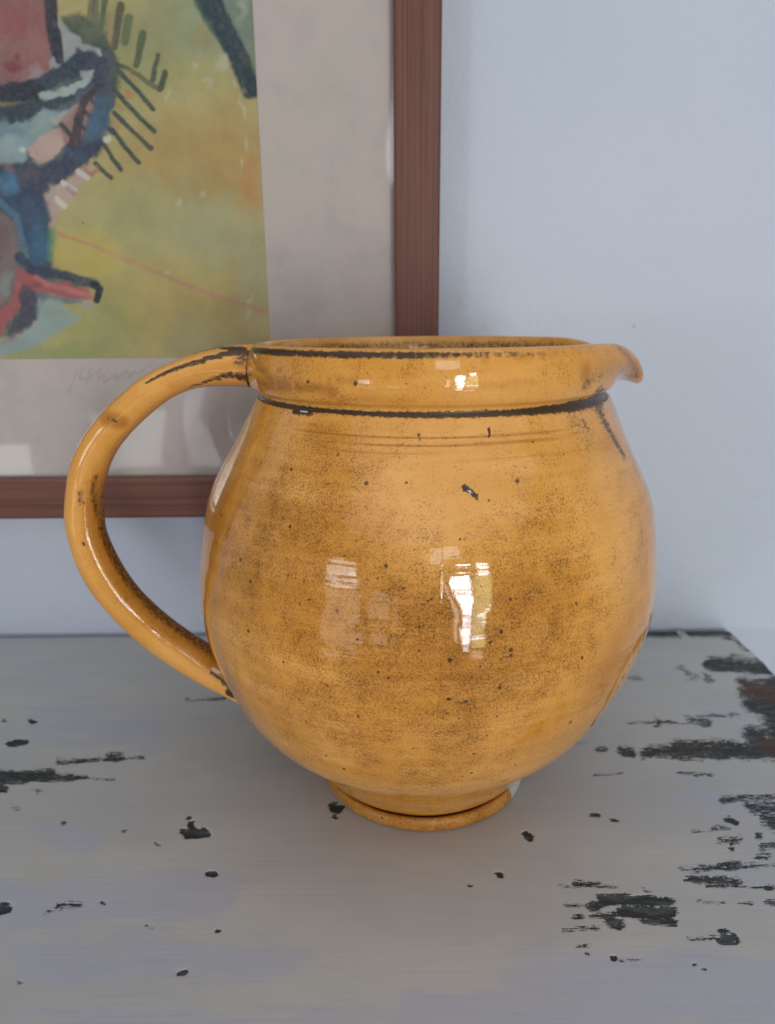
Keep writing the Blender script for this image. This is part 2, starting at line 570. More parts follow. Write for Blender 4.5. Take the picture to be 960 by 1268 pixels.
    S(256, 1083, 264, 1084, 4, .95, soft=.4); S(0, 1125, 10, 1122, 7, 1.0, soft=.35); S(70, 1124, 96, 1119, 5, .66); S(58, 1132, 72, 1124, 4, .42)
    S(412, 999, 420, 1001, 5.5, 1.0, soft=.35); S(417, 1010, 418, 1010, 2.5, .9); S(652, 1034, 655, 1036, 5, 1, soft=.4)
    S(621, 1084, 625, 1084, 3.4, .95, soft=.4); S(579, 1096, 580, 1096, 2.4, .9); S(222, 1205, 228, 1204, 4, .9, soft=.4)
    S(124, 1118, 126, 1119, 2, .9); S(80, 1019, 81, 1019, 2.6, .8); S(150, 1029, 151, 1029, 2.2, .7); S(196, 1046, 197, 1047, 2.2, .8); S(272, 1152, 274, 1153, 2, .8)
    S(25, 1218, 26, 1218, 2, .9); S(183, 1145, 190, 1150, 2, .5); S(610, 990, 612, 990, 2, .5)
    S(700, 920, 720, 920, 2, .4); S(712, 909, 718, 909, 2.5, .5); S(680, 930, 688, 931, 3.2, .8, soft=.4)
    # back edge rubbed dark
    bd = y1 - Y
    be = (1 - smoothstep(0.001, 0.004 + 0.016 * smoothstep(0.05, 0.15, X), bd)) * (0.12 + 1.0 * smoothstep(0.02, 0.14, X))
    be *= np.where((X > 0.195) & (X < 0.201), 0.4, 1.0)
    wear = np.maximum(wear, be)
    ed = x1 - X
    wear = np.maximum(wear, (1 - smoothstep(0.0005, 0.004, ed)) * 0.62)
    # lilac-tinted overpaint
    for a in [(-20, 1130, 260, 1105, 40, .8), (40, 1190, 330, 1190, 34, .7), (60, 1030, 110, 1045, 20, .7), (60, 900, 180, 905, 40, .6), (110, 850, 20, 830, 30, .5),
              (660, 1215, 960, 1215, 46, .7), (0, 1260, 960, 1262, 24, .55), (860, 985, 960, 1000, 40, .55), (870, 880, 930, 900, 30, .5),
              (280, 1195, 370, 1190, 26, .6), (880, 1080, 960, 1090, 60, .45), (800, 830, 850, 850, 30, .4), (520, 1262, 960, 1235, 40, .8)]:
        S(*a, 'lilac')
    # uneven surface
    Z -= 0.0006 * smoothstep(0.4, 0.9, wear)
    Z += (fbm(X * 9, Y * 14, 8) - 0.5) * 0.0006
    Z -= 0.0016 * (1 - smoothstep(0.0, 0.004, bd)) ** 2
    Z -= 0.0028 * (1 - smoothstep(0.0, 0.006, ed)) ** 2
    Xw = X + (endw[:, None]) * smoothstep(0.03, 0.0, ed)
    backw = (fbm(xs * 50, xs * 0 + 9.7, 6) - 0.5) * 0.002
    Yw = Y + backw[None, :] * smoothstep(0.03, 0.0, bd) + (0.0030 + 0.0032 * smoothstep(-0.30, 0.20, X)) * smoothstep(0.38, y1, Y)
    V = np.stack([Xw, Yw - 0.2, Z], -1).reshape(-1, 3)
    idx = np.arange(nx * ny).reshape(ny, nx)
    Fq = np.stack([idx[:-1, :-1], idx[:-1, 1:], idx[1:, 1:], idx[1:, :-1]], -1).reshape(-1, 4)
    # skirt round the border: rounded arris, side, bottom
    loop = np.concatenate([idx[0, :], idx[1:, -1], idx[-1, -2::-1], idx[-2:0:-1, 0]])
    L = len(loop)
    P = V[loop]
    c = np.array([(x0 + x1) / 2, (y0 + y1) / 2 - 0.2])
    # outward direction of each border vertex
    out = np.zeros((L, 2))
    out[:nx, 1] -= 1
    out[nx - 1:nx - 1 + ny, 0] += 1
    out[nx - 1 + ny - 1:nx - 1 + ny - 1 + nx, 1] += 1
    out[nx - 1 + ny - 1 + nx - 1:, 0] -= 1
    out[0, 0] = -1
    out /= np.maximum(np.linalg.norm(out, axis=1, keepdims=True), 1)
    rings = [loop]
    allV = [V]
    base = len(V)
    wl = wear.reshape(-1)[loop]
    extra_w, extra_d = [], []
    for off, dz in [(0.0013, -0.0008), (0.0024, -0.0022), (0.0030, -0.0045), (0.0030, -th)]:
        q = P.copy()
        q[:, :2] += out * off
        q[:, 2] = P[:, 2] + dz if dz > -th else -th
        allV.append(q)
        rings.append(np.arange(base, base + L))
        base += L
        extra_w.append(np.clip(wl, 0, 0.7) * (1 if dz > -0.02 else 0.4))
    faces = [tuple(f) for f in Fq]
    for r0, r1 in zip(rings[:-1], rings[1:]):
        n0, n1 = np.roll(r0, -1), np.roll(r1, -1)
        faces += list(zip(r0.tolist(), r1.tolist(), n1.tolist(), n0.tolist()))
    faces.append(tuple(rings[-1].tolist()))
    me = mesh_from('tabletop', np.concatenate(allV), faces)
    z = np.zeros(4 * L)
    set_float(me, 'wear', np.concatenate([wear.ravel()] + extra_w))
    set_float(me, 'wood', np.concatenate([wood.ravel(), np.tile(wood.reshape(-1)[loop], 4)]))
    set_float(me, 'lilac', np.concatenate([lil.ravel(), z]))
    return link('tabletop', me, M_TABLE, table)


build_tabletop()
for nm, sz, lc in [('apron', (0.018, 0.36, 0.10), (0.205, 0.02, -0.0825)),
                   ('apron', (0.86, 0.018, 0.10), (-0.245, 0.21, -0.0825)),
                   ('apron', (0.86, 0.018, 0.10), (-0.245, -0.17, -0.0825))]:
    me = box_mesh(nm, sz, 0.0015)
    for a in ('wear', 'wood', 'lilac'):
        set_float(me, a, np.zeros(len(me.vertices)))
    o = link(nm, me, M_TABLE, table)
    o.location = lc

# ------------------------------------------------------------------ framed picture
PY = 0.4222                          # front face of the frame
pic = thing('framed_picture', 'framed abstract watercolour in a red brown wooden frame with wide mount, hung on the wall', 'picture', (0, PY, TZ))
FX1, FZ0 = 0.0304, 0.0888                                 # outer right and lower edges of the frame
FX0, FZ1 = -0.47, 0.66
FW, FD = 0.0252, 0.0245


def frame_bar(p0, p1, inward, corner0, corner1):
    """mitred moulding from p0 to p1 (x,z corners of the outer edge); inward is the unit vector to the opening"""
    p0, p1, inward = np.array(p0), np.array(p1), np.array(inward)
    along = (p1 - p0) / np.linalg.norm(p1 - p0)
    Lb = np.linalg.norm(p1 - p0)
    prof = [(0, FD), (0, 0.0012), (0.0012, 0), (0.013, -0.0004), (FW - 0.0012, 0), (FW, 0.0012), (FW, 0.0060), (FW - 0.005, 0.0062), (FW - 0.005, FD)]
    n = 40
    V, G = [], []
    for k in range(n + 1):
        for (w, d) in prof:
            a0, a1 = w, Lb - w
            s = a0 + (a1 - a0) * k / n
            q = p0 + along * s + inward * w
            V.append((q[0], d, q[1]))
            G.append((s, w, d))
    m = len(prof)
    Fc = []
    for k in range(n):
        for j in range(m):
            a, b = k * m + j, k * m + (j + 1) % m
            Fc.append((a, b, b + m, a + m))
    Fc.append(tuple(range(m))[::-1])
    Fc.append(tuple(range(n * m, n * m + m)))
    me = mesh_from('frame_bar', V, Fc, smooth=False)
    off = RNG.uniform(0, 5)
    G = np.array(G)
    G[:, 0] += off
    G[:, 1] += off
    set_vec(me, 'grain', G)
    bm = bmesh.new()
    bm.from_mesh(me)
    bmesh.ops.recalc_face_normals(bm, faces=bm.faces)
    bm.to_mesh(me)
    bm.free()
    return link('frame_bar', me, M_FRAME, pic)


g = 0.0
frame_bar((FX1, FZ0), (FX1, FZ1), (-1, 0), 0, 0)
frame_bar((FX0, FZ0), (FX1, FZ0), (0, 1), 0, 0)
frame_bar((FX0, FZ0), (FX0, FZ1), (1, 0), 0, 0)
frame_bar((FX0, FZ1), (FX1, FZ1), (0, -1), 0, 0)

AX1, AZ0 = -0.0683, 0.1854                                # right and lower edges of the painting
AX0, AZ1 = -0.375, 0.565


def build_mount():
    ix0, ix1, iz0, iz1 = FX0 + 0.0215, FX1 - 0.0215, FZ0 + 0.0215, FZ1 - 0.0215
    xs = np.concatenate([np.linspace(ix0, AX0, 12), np.linspace(AX0, -0.245, 20)[1:], np.linspace(-0.245, AX1, 300)[1:], np.linspace(AX1, ix1, 60)[1:]])
    zs = np.concatenate([np.linspace(iz0, AZ0, 120), np.linspace(AZ0, AZ1, 80)[1:], np.linspace(AZ1, iz1, 12)[1:]])
    X, Z = np.meshgrid(xs, zs)
    y = 0.0090
    ja0, ja1 = np.searchsorted(xs, AX0 - 1e-7), np.searchsorted(xs, AX1 - 1e-7)
    ia0, ia1 = np.searchsorted(zs, AZ0 - 1e-7), np.searchsorted(zs, AZ1 - 1e-7)
    V = np.stack([X, np.full_like(X, y) + (fbm(X * 12, Z * 12, 2) - .5) * 0.0006, Z], -1).reshape(-1, 3)
    W = V.copy()
    P = W.copy()
    P[:, 1] += PY
    P[:, 2] += TZ
    px, py = project(P)
    mark = np.zeros(len(V))
    # faint pencil scribble under the painting
    pts = [(88, 480), (96, 458), (104, 455), (98, 468), (110, 470), (112, 456), (106, 474), (118, 462), (125, 456), (122, 470), (130, 464), (128, 474),
           (140, 466), (146, 462), (143, 470), (152, 464), (158, 458), (160, 468), (166, 460), (172, 464), (178, 458)]
    for a, b in zip(pts[:-1], pts[1:]):
        d, _ = seg_dist(px + (fbm(px / 5, py / 5, 3) - .5) * 5, py, a[0], a[1], b[0], b[1])
        mark = np.maximum(mark, (1 - smoothstep(0.4, 1.9, d)) * 0.42 * fbm(px / 3, py / 3, 9))
    for (a, b, r, s) in [(85, 484, 6, .18), (133, 486, 4, .16), (205, 500, 8, .10), (280, 556, 3, .15), (228, 560, 2, .25)]:
        d = np.hypot(px - a, py - b)
        mark = np.maximum(mark, (1 - smoothstep(0, r, d)) * s)
    idx = np.arange(len(V)).reshape(X.shape)
    keep = np.ones((X.shape[0] - 1, X.shape[1] - 1), bool)
    keep[ia0:ia1, ja0:ja1] = False
    q = np.stack([idx[:-1, :-1], idx[:-1, 1:], idx[1:, 1:], idx[1:, :-1]], -1)[keep]
    faces = [tuple(f) for f in q.tolist()]
    # thickness of the opening's cut edge
    lp = np.concatenate([idx[ia0, ja0:ja1 + 1], idx[ia0 + 1:ia1 + 1, ja1], idx[ia1, ja1 - 1:ja0 - 1 if ja0 > 0 else None:-1], idx[ia1 - 1:ia0, ja0][::1][::-1] if False else idx[ia0 + 1:ia1, ja0][::-1]])
    E = V[lp].copy()
    E[:, 1] += 0.0012
    b0 = len(V)
    n = len(lp)
    for k in range(n):
        faces.append((int(lp[k]), int(lp[(k + 1) % n]), b0 + (k + 1) % n, b0 + k))
    me = mesh_from('mount', np.concatenate([V, E]), faces, smooth=False)
    set_float(me, 'mark', np.concatenate([mark, np.zeros(n)]))
    link('mount', me, M_MAT, pic)


build_mount()


def build_painting():
    xs = np.concatenate([np.linspace(AX0 - 0.004, -0.245, 60)[:-1], np.linspace(-0.245, AX1 + 0.004, 460)])
    zs = np.concatenate([np.linspace(AZ0 - 0.004, 0.375, 480)[:-1], np.linspace(0.375, AZ1 + 0.004, 80)])
    X, Z = np.meshgrid(xs, zs)
    V = np.stack([X, np.full_like(X, 0.0102), Z], -1).reshape(-1, 3)
    P = V.copy()
    P[:, 1] += PY
    P[:, 2] += TZ
    px, py = project(P)
    wx = (fbm(px / 14, py / 14, 41) - .5)
    wy = (fbm(px / 14, py / 14, 57) - .5)
    qx, qy = px + wx * 9, py + wy * 9
    fine = fbm(px / 6, py / 6, 71)
    wash = fbm(px / 46, py / 60, 83)
    C = np.zeros((len(V), 3))
    # ground wash: olive yellow, ochre patches
    C[:] = lin((164, 146, 90))
    K = 1.0

    def over(mask, col):
        nonlocal C
        mask = np.clip(mask, 0, 1)[:, None]
        C = C * (1 - mask) + lin(col) * mask

    def blob(x, y, rx, ry, col, a=1.0, soft=0.7, rot=0.0, warp=1.0):
        dx, dy = px + wx * 26 * warp - x, py + wy * 26 * warp - y
        c, s = math.cos(rot), math.sin(rot)
        u, v = (dx * c + dy * s) / rx, (-dx * s + dy * c) / ry
        d = np.hypot(u, v)
        over(a * (1 - smoothstep(1 - soft, 1 + soft * 0.4, d)), col)

    def line(pts, r, col, a=1.0, soft=0.35, warp=0.5, taper=0.0):
        m = np.zeros(len(px))
        n = len(pts) - 1
        ax, ay = px + wx * 9 * warp, py + wy * 9 * warp
        for k in range(n):
            d, t = seg_dist(ax, ay, *pts[k], *pts[k + 1])
            rr = r * (1 - taper * (k + t) / n)
            m = np.maximum(m, 1 - smoothstep(rr * (1 - soft), rr * (1 + soft), d))
        over(a * m * np.clip(0.80 + 0.55 * fbm(px / 9 + 9, py / 9, 23) * fine * 1.6, 0, 1), col)

    def poly(pts, col, a=1.0, soft=2.5, warp=1.0):
        ax, ay = px + wx * 9 * warp, py + wy * 9 * warp
        inside = np.zeros(len(px), bool)
        dmin = np.full(len(px), 1e9)
        n = len(pts)
        for k in range(n):
            x0, y0 = pts[k]
            x1, y1 = pts[(k + 1) % n]
            c = ((y0 > ay) != (y1 > ay)) & (ax < (x1 - x0) * (ay - y0) / (y1 - y0 + 1e-9) + x0)
            inside ^= c
            d, _ = seg_dist(ax, ay, x0, y0, x1, y1)
            dmin = np.minimum(dmin, d)
        sd = np.where(inside, dmin, -dmin)
        over(a * smoothstep(-soft, soft, sd + (fine - .5) * 5) * (0.74 + 0.5 * fbm(px / 18, py / 18, 91)), col)

    blob(260, 30, 90, 60, (128, 136, 112), .8)
    blob(170, 60, 70, 70, (132, 128, 84), .7)
    blob(240, 210, 110, 75, (158, 122, 58), .75)
    blob(290, 170, 40, 60, (160, 124, 60), .6)
    blob(225, 170, 40, 40, (158, 128, 60), .5)
    blob(310, 230, 18, 45, (170, 112, 42), .7)
    blob(255, 40, 20, 20, (150, 124, 66), .5)
    blob(180, 270, 95, 55, (150, 142, 96), .75)
    blob(265, 290, 55, 50, (152, 144, 108), .8)
    blob(200, 370, 110, 55, (166, 142, 72), .65)
    blob(270, 395, 70, 50, (160, 130, 62), .55)
    blob(310, 330, 25, 70, (152, 140, 108), .7)
    blob(240, 420, 40, 40, (150, 138, 100), .5)
    blob(320, 420, 20, 30, (158, 132, 80), .5)
    blob(100, 320, 55, 42, (170, 146, 50), .85)
    blob(120, 400, 60, 60, (140, 138, 74), .7)
    blob(60, 440, 90, 16, (132, 136, 78), .8)
    blob(215, 420, 60, 30, (164, 140, 70), .5)
    over(smoothstep(.45, .75, wash) * .25, (154, 146, 110))
    # upper right green corner and the dark diagonal
    poly([(262, -20), (345, -20), (345, 120), (315, 95), (285, 40)], (108, 120, 106), .9, 6)
    line([(238, -10), (262, 30), (284, 62), (300, 88), (310, 108)], 5, (46, 82, 78), .85, .6)
    line([(256, -10), (276, 30), (297, 75), (311, 110)], 12.5, (38, 54, 66), .96, .22, .5)
    line([(250, -10), (262, 14)], 10, (40, 56, 68), .8, .4)
    line([(306, 95), (313, 112)], 7, (36, 50, 64), .95, .25)
    for (x, y, rx, ry) in [(244, 82, 5, 6), (259, 104, 5, 9), (253, 98, 6, 4), (274, 80, 7, 12), (280, 74, 4, 10), (291, 104, 4, 8), (301, 130, 2.5, 24), (304, 178, 3, 14),
                           (222, 249, 4, 7), (250, 243, 4, 5), (297, 205, 2, 8), (302, 10, 5, 7), (207, 118, 2.5, 12), (206, 336, 4, 3), (310, 380, 4, 20)]:
        blob(x, y, rx, ry, (176, 170, 146), .50, .8, 0, .6)
    blob(302, 12, 8, 20, (150, 150, 140), .6)
    # comb strokes
    tick = (70, 82, 64)
    line([(120, -5), (118, 30)], 4, (86, 92, 82), .8)
    line([(131, -5), (125, 35)], 3.5, tick, .85)
    line([(116, -5), (110, 30)], 4, (84, 76, 66), .7)
    line([(150, 6), (142, 58)], 5, (72, 66, 58), .85, .4, .4)
    line([(136, 20), (134, 50)], 5, (150, 112, 82), .6)
    line([(160, 22), (156, 52)], 5.2, (84, 98, 62), .85)
    line([(177, 41), (169, 80)], 4.2, (70, 80, 56), .9)
    line([(195, 68), (189, 100)], 3.0, (66, 74, 54), .9)
    line([(205, 90), (198, 110)], 4.0, (58, 70, 56), .95)
    line([(145, 80), (172, 92), (192, 108)], 3.0, (92, 80, 60), .85)
    blob(164, 96, 8, 6, (158, 108, 64), .7)
    blob(155, 118, 8, 9, (166, 108, 60), .8)
    blob(143, 156, 9, 9, (166, 106, 62), .7)
    blob(150, 135, 14, 8, (150, 122, 56), .7)
    for pts in [[(147, 88), (170, 112), (190, 135)], [(142, 112), (170, 142), (191, 163)], [(142, 140), (170, 168), (187, 184)], [(138, 160), (155, 182), (172, 201)],
                [(128, 178), (140, 196), (150, 210)], [(118, 202), (128, 212), (137, 220)]]:
        line(pts, 2.9, (52, 66, 62), .95, .35, .35)
    # the dark hatched bend
    poly([(75, 20), (100, 15), (130, 40), (138, 60), (142, 95), (128, 125), (118, 70), (100, 52), (80, 38)], (72, 82, 72), .95, 4)
    poly([(118, 55), (140, 60), (150, 82), (146, 110), (138, 140), (122, 165), (110, 175), (110, 130), (124, 95)], (56, 68, 66), .95, 4)
    blob(126, 30, 10, 16, (96, 106, 84), .5)
    # dark ground the figure is painted over
    poly([(-20, 92), (60, 86), (100, 60), (138, 62), (140, 130), (128, 176), (60, 240), (66, 330), (110, 354), (60, 366), (34, 410), (-20, 424)], (74, 82, 92), .92, 5)
    # red field
    poly([(-10, -10), (57, -10), (60, 40), (68, 70), (72, 92), (40, 105), (-10, 110)], (134, 82, 82), 1, 4)
    blob(20, 25, 26, 30, (142, 62, 66), .7)
    blob(16, 78, 15, 13, (122, 42, 50), .9)
    blob(45, 55, 16, 20, (150, 92, 90), .6)
    blob(50, 95, 22, 12, (146, 126, 132), .8)
    blob(10, 102, 26, 8, (120, 84, 92), .6)
    # pale wedge and dark tongue
    poly([(66, 22), (80, 30), (104, 52), (126, 62), (118, 70), (100, 72), (80, 88), (66, 92), (62, 60)], (146, 144, 150), .95, 2.5)
    line([(62, -10), (64, 30), (70, 64)], 7.5, (48, 44, 62), .97, .25, .4)
    line([(70, 40), (74, 74)], 5.5, (48, 44, 62), .95, .25, .4)
    blob(122, 66, 4, 5, (170, 172, 168), .9, .5, 0, .2)
    # dark crescents
    poly([(-10, 106), (30, 102), (62, 88), (92, 70), (96, 58), (118, 66), (132, 72), (130, 96), (100, 112), (110, 88), (80, 100), (56, 116), (48, 126), (-10, 130)], (48, 60, 76), .98, 2.5)
    poly([(-10, 106), (40, 100), (60, 110), (48, 126), (-10, 124)], (40, 42, 54), .85, 4)
    poly([(-10, 124), (30, 126), (-10, 136)], (124, 106, 70), .9, 2.5)
    poly([(-10, 134), (50, 124), (95, 112), (92, 124), (60, 138), (40, 148), (20, 152), (-10, 152)], (46, 58, 72), .95, 3)
    poly([(48, 118), (74, 108), (92, 104), (116, 86), (112, 102), (90, 116), (62, 124), (50, 124)], (150, 160, 156), .95, 2)
    poly([(98, 88), (116, 86), (110, 100), (102, 96)], (150, 148, 150), .9, 2)
    line([(112, 70), (128, 84), (124, 112), (100, 140), (92, 180)], 9, (62, 62, 84), .8, .4, .6)
    # pale blue green shoulder
    poly([(-10, 152), (20, 152), (40, 148), (55, 136), (76, 140), (92, 134), (72, 150), (60, 172), (40, 180), (28, 200), (-10, 205)], (126, 142, 148), .97, 3)
    blob(52, 154, 16, 10, (136, 150, 142), .7)
    blob(10, 160, 28, 12, (92, 112, 134), .7)
    blob(8, 185, 22, 16, (142, 152, 158), .7)
    poly([(62, 148), (90, 138), (98, 126), (92, 140), (84, 152), (68, 158)], (170, 152, 146), .7, 2)
    # pink patches between hatches
    poly([(34, 184), (50, 168), (72, 160), (80, 166), (82, 180), (66, 198), (48, 204), (40, 196)], (176, 142, 134), .97, 2.2)
    poly([(76, 152), (112, 118), (122, 122), (112, 150), (96, 178), (80, 180)], (150, 104, 96), .9, 3)
    line([(124, 106), (108, 120), (96, 150), (88, 182)], 4.5, (62, 52, 64), .92, .4)
    line([(108, 122), (102, 148), (96, 178)], 2.2, (60, 54, 66), .85)
    for pts in [[(76, 154), (86, 166)], [(94, 148), (106, 160)], [(104, 138), (118, 150)], [(112, 122), (132, 142)], [(118, 142), (140, 165)]]:
        line(pts, 2.8, (54, 54, 68), .9, .35, .3)
    # blue body going down
    poly([(120, 112), (138, 128), (134, 160), (120, 178), (104, 186), (108, 160), (116, 136)], (58, 84, 112), .92, 4)
    blob(118, 155, 10, 14, (56, 92, 128), .6)
    poly([(-10, 206), (30, 200), (48, 206), (70, 198), (92, 182), (112, 176), (130, 168), (132, 180), (118, 194), (96, 212), (76, 226), (54, 238), (50, 262), (-10, 250)], (52, 56, 82), .97, 4)
    blob(10, 206, 8, 6, (150, 84, 80), .7)
    blob(12, 226, 14, 22, (54, 110, 150), .8)
    blob(40, 214, 22, 10, (88, 74, 92), .7)
    blob(96, 192, 14, 8, (54, 78, 106), .7)
    blob(133, 172, 5, 6, (182, 178, 166), .95, .5, 0, .2)
    blob(28, 186, 5, 3.5, (178, 180, 176), .9, .5, 0, .2)
    # pink fringe on the right of the blue
    poly([(54, 240), (78, 226), (98, 210), (118, 204), (112, 214), (100, 226), (92, 250), (76, 258), (70, 272), (62, 290), (56, 262)], (170, 140, 132), .95, 2.5)
    for a in [((78, 226), (92, 236), 3.2), ((97, 212), (108, 220), 3.2), ((70, 246), (80, 256), 3.5)]:
        line([a[0], a[1]], a[2], (188, 182, 166), .9, .4, .3)
    line([(84, 232), (92, 240)], 3, (150, 112, 108), .7)
    blob(113, 209, 8, 6, (150, 96, 88), .85)
    poly([(-10, 245), (52, 240), (62, 270), (62, 320), (70, 340), (46, 345), (24, 330), (26, 290), (14, 268), (-10, 258)], (48, 66, 92), .97, 4)
    blob(48, 300, 14, 34, (42, 88, 120), .85)
    blob(36, 262, 14, 22, (54, 74, 104), .6)
    blob(30, 320, 8, 16, (98, 122, 138), .5)
    line([(0, 250), (20, 268), (27, 300)], 4, (66, 106, 140), .7, .6)
    line([(64, 285), (62, 320)], 5, (88, 130, 90), .6, .6)
    blob(66, 240, 6, 14, (160, 138, 138), .6)
    # grey red oval
    poly([(-10, 262), (6, 266), (20, 284), (24, 312), (18, 352), (8, 376), (-10, 385)], (116, 92, 94), .97, 3)
    blob(4, 300, 12, 22, (104, 72, 76), .6)
    blob(6, 352, 9, 20, (132, 134, 134), .75)
    # red arm and its dark outline
    poly([(20, 330), (34, 336), (52, 346), (88, 352), (112, 358), (118, 372), (96, 372), (62, 366), (40, 362), (20, 386), (4, 412), (-10, 420), (-10, 392), (14, 372), (18, 350)], (150, 62, 66), .97, 2.5)
    line([(24, 318), (40, 334), (66, 338), (92, 344), (118, 352)], 5.5, (44, 56, 76), .97, .35, .5)
    line([(116, 352), (124, 358), (120, 372)], 4.2, (34, 38, 48), .98, .3, .3)
    line([(46, 344), (60, 352), (96, 362), (114, 366)], 3.6, (178, 92, 88), .7, .5, .4)
    blob(44, 352, 9, 6, (122, 52, 62), .8)
    line([(46, 366), (75, 371), (100, 374)], 3.2, (84, 96, 118), .75, .6)
    poly([(26, 352), (38, 354), (46, 372), (46, 392), (34, 410), (14, 420), (10, 412), (22, 388)], (66, 60, 78), .95, 3)
    line([(0, 430), (18, 418)], 5, (120, 104, 116), .7, .6)
    poly([(48, 372), (76, 372), (100, 396), (70, 414), (30, 436), (-10, 446), (-10, 430), (22, 420), (46, 398)], (128, 144, 150), .85, 5)
    blob(70, 384, 14, 8, (122, 138, 128), .6)
    blob(108, 380, 9, 7, (150, 132, 140), .7)
    blob(102, 343, 18, 3.5, (84, 92, 70), .6)
    # long thin red line
    line([(72, 288), (110, 302), (165, 324), (215, 346), (275, 368), (334, 388)], 2.4, (172, 122, 82), .8, .5, .3)
    line([(72, 290), (104, 300)], 2.2, (168, 112, 44), .6, .5, .3)
    line([(150, 322), (210, 346), (334, 390)], 1.8, (166, 118, 104), .5, .6, .3)
    blob(103, 276, 1.6, 1.6, (70, 66, 54), .8, .5, 0, .1)
    # outside the photograph the sheet goes on in the same washes
    far = np.clip(smoothstep(-6, -60, px) + smoothstep(-6, -60, py), 0, 1)
    n1 = fbm(px / 70, py / 60, 101)
    n2 = fbm(px / 40, py / 90, 131)
    over(far * smoothstep(.30, .40, n1), (140, 128, 84))
    over(far * smoothstep(.56, .62, n1) * .9, (60, 74, 96))
    over(far * smoothstep(.60, .66, n2) * .9, (140, 78, 76))
    C = np.maximum(C * PAINT_GAIN - 0.014, 0.004)
    idx = np.arange(len(V)).reshape(X.shape)
    q = np.stack([idx[:-1, :-1], idx[:-1, 1:], idx[1:, 1:], idx[1:, :-1]], -1).reshape(-1, 4)
    me = mesh_from('painting', V, q.tolist())
    set_col(me, 'paint', C)
    o = link('painting', me, M_PAINTING, pic)
    return o


PAINT_GAIN = 1.62
build_painting()
me = box_mesh('glass_pane', (FX1 - FX0 - 0.043, 0.0016, FZ1 - FZ0 - 0.043))
o = link('glass_pane', me, M_GLASS, pic)
o.location = ((FX0 + FX1) / 2, 0.0074, (FZ0 + FZ1) / 2)
me = box_mesh('backing_board', (FX1 - FX0 - 0.043, 0.003, FZ1 - FZ0 - 0.043))
o = link('backing_board', me, M_BACK, pic)
o.location = ((FX0 + FX1) / 2, 0.0135, (FZ0 + FZ1) / 2)

# ------------------------------------------------------------------ jug
jug = thing('jug', 'round glossy ochre yellow pottery jug with loop handle and sooty dark line under the rim', 'jug', (JX, JY, TZ))


def spline(zq, zk, rk):
    zk, rk = np.asarray(zk, float), np.asarray(rk, float)
    n = len(zk)
    A = np.zeros((n, n))
    b = np.zeros(n)
    h = np.diff(zk)
    A[0, 0] = A[-1, -1] = 1
    for i in range(1, n - 1):
        A[i, i - 1], A[i, i], A[i, i + 1] = h[i - 1], 2 * (h[i - 1] + h[i]), h[i]
        b[i] = 6 * ((rk[i + 1] - rk[i]) / h[i] - (rk[i] - rk[i - 1]) / h[i - 1])
    m = np.linalg.solve(A, b)
    i = np.clip(np.searchsorted(zk, zq) - 1, 0, n - 2)
    t = zq - zk[i]
    H = h[i]
    return rk[i] + t * ((rk[i + 1] - rk[i]) / H - H * (2 * m[i] + m[i + 1]) / 6) + t * t * m[i] / 2 + t ** 3 * (m[i + 1] - m[i]) / (6 * H)


def resample(pts, n):
    """smooth curve through pts, n points evenly spaced along it"""
    pts = np.asarray(pts, float)
    t = np.concatenate([[0], np.cumsum(np.linalg.norm(np.diff(pts, axis=0), axis=1))])
    tt = np.linspace(0, t[-1], 800)
    q = np.stack([spline(tt, t, pts[:, k]) for k in range(pts.shape[1])], 1)
    s = np.concatenate([[0], np.cumsum(np.linalg.norm(np.diff(q, axis=0), axis=1))])
    u = np.linspace(0, s[-1], n)
    return np.stack([np.interp(u, s, q[:, k]) for k in range(pts.shape[1])], 1)


ZK = [0.0048, 0.0072, 0.0120, 0.02206, 0.04011, 0.06016, 0.08022, 0.10027, 0.12032, 0.14038, 0.15542, 0.16845, 0.1795]
RK = [0.0425, 0.0456, 0.0502, 0.05720, 0.07516, 0.08695, 0.09434, 0.09716, 0.09539, 0.09107, 0.08357, 0.07627, 0.0703]
NTH = 760


SPK = 0.33


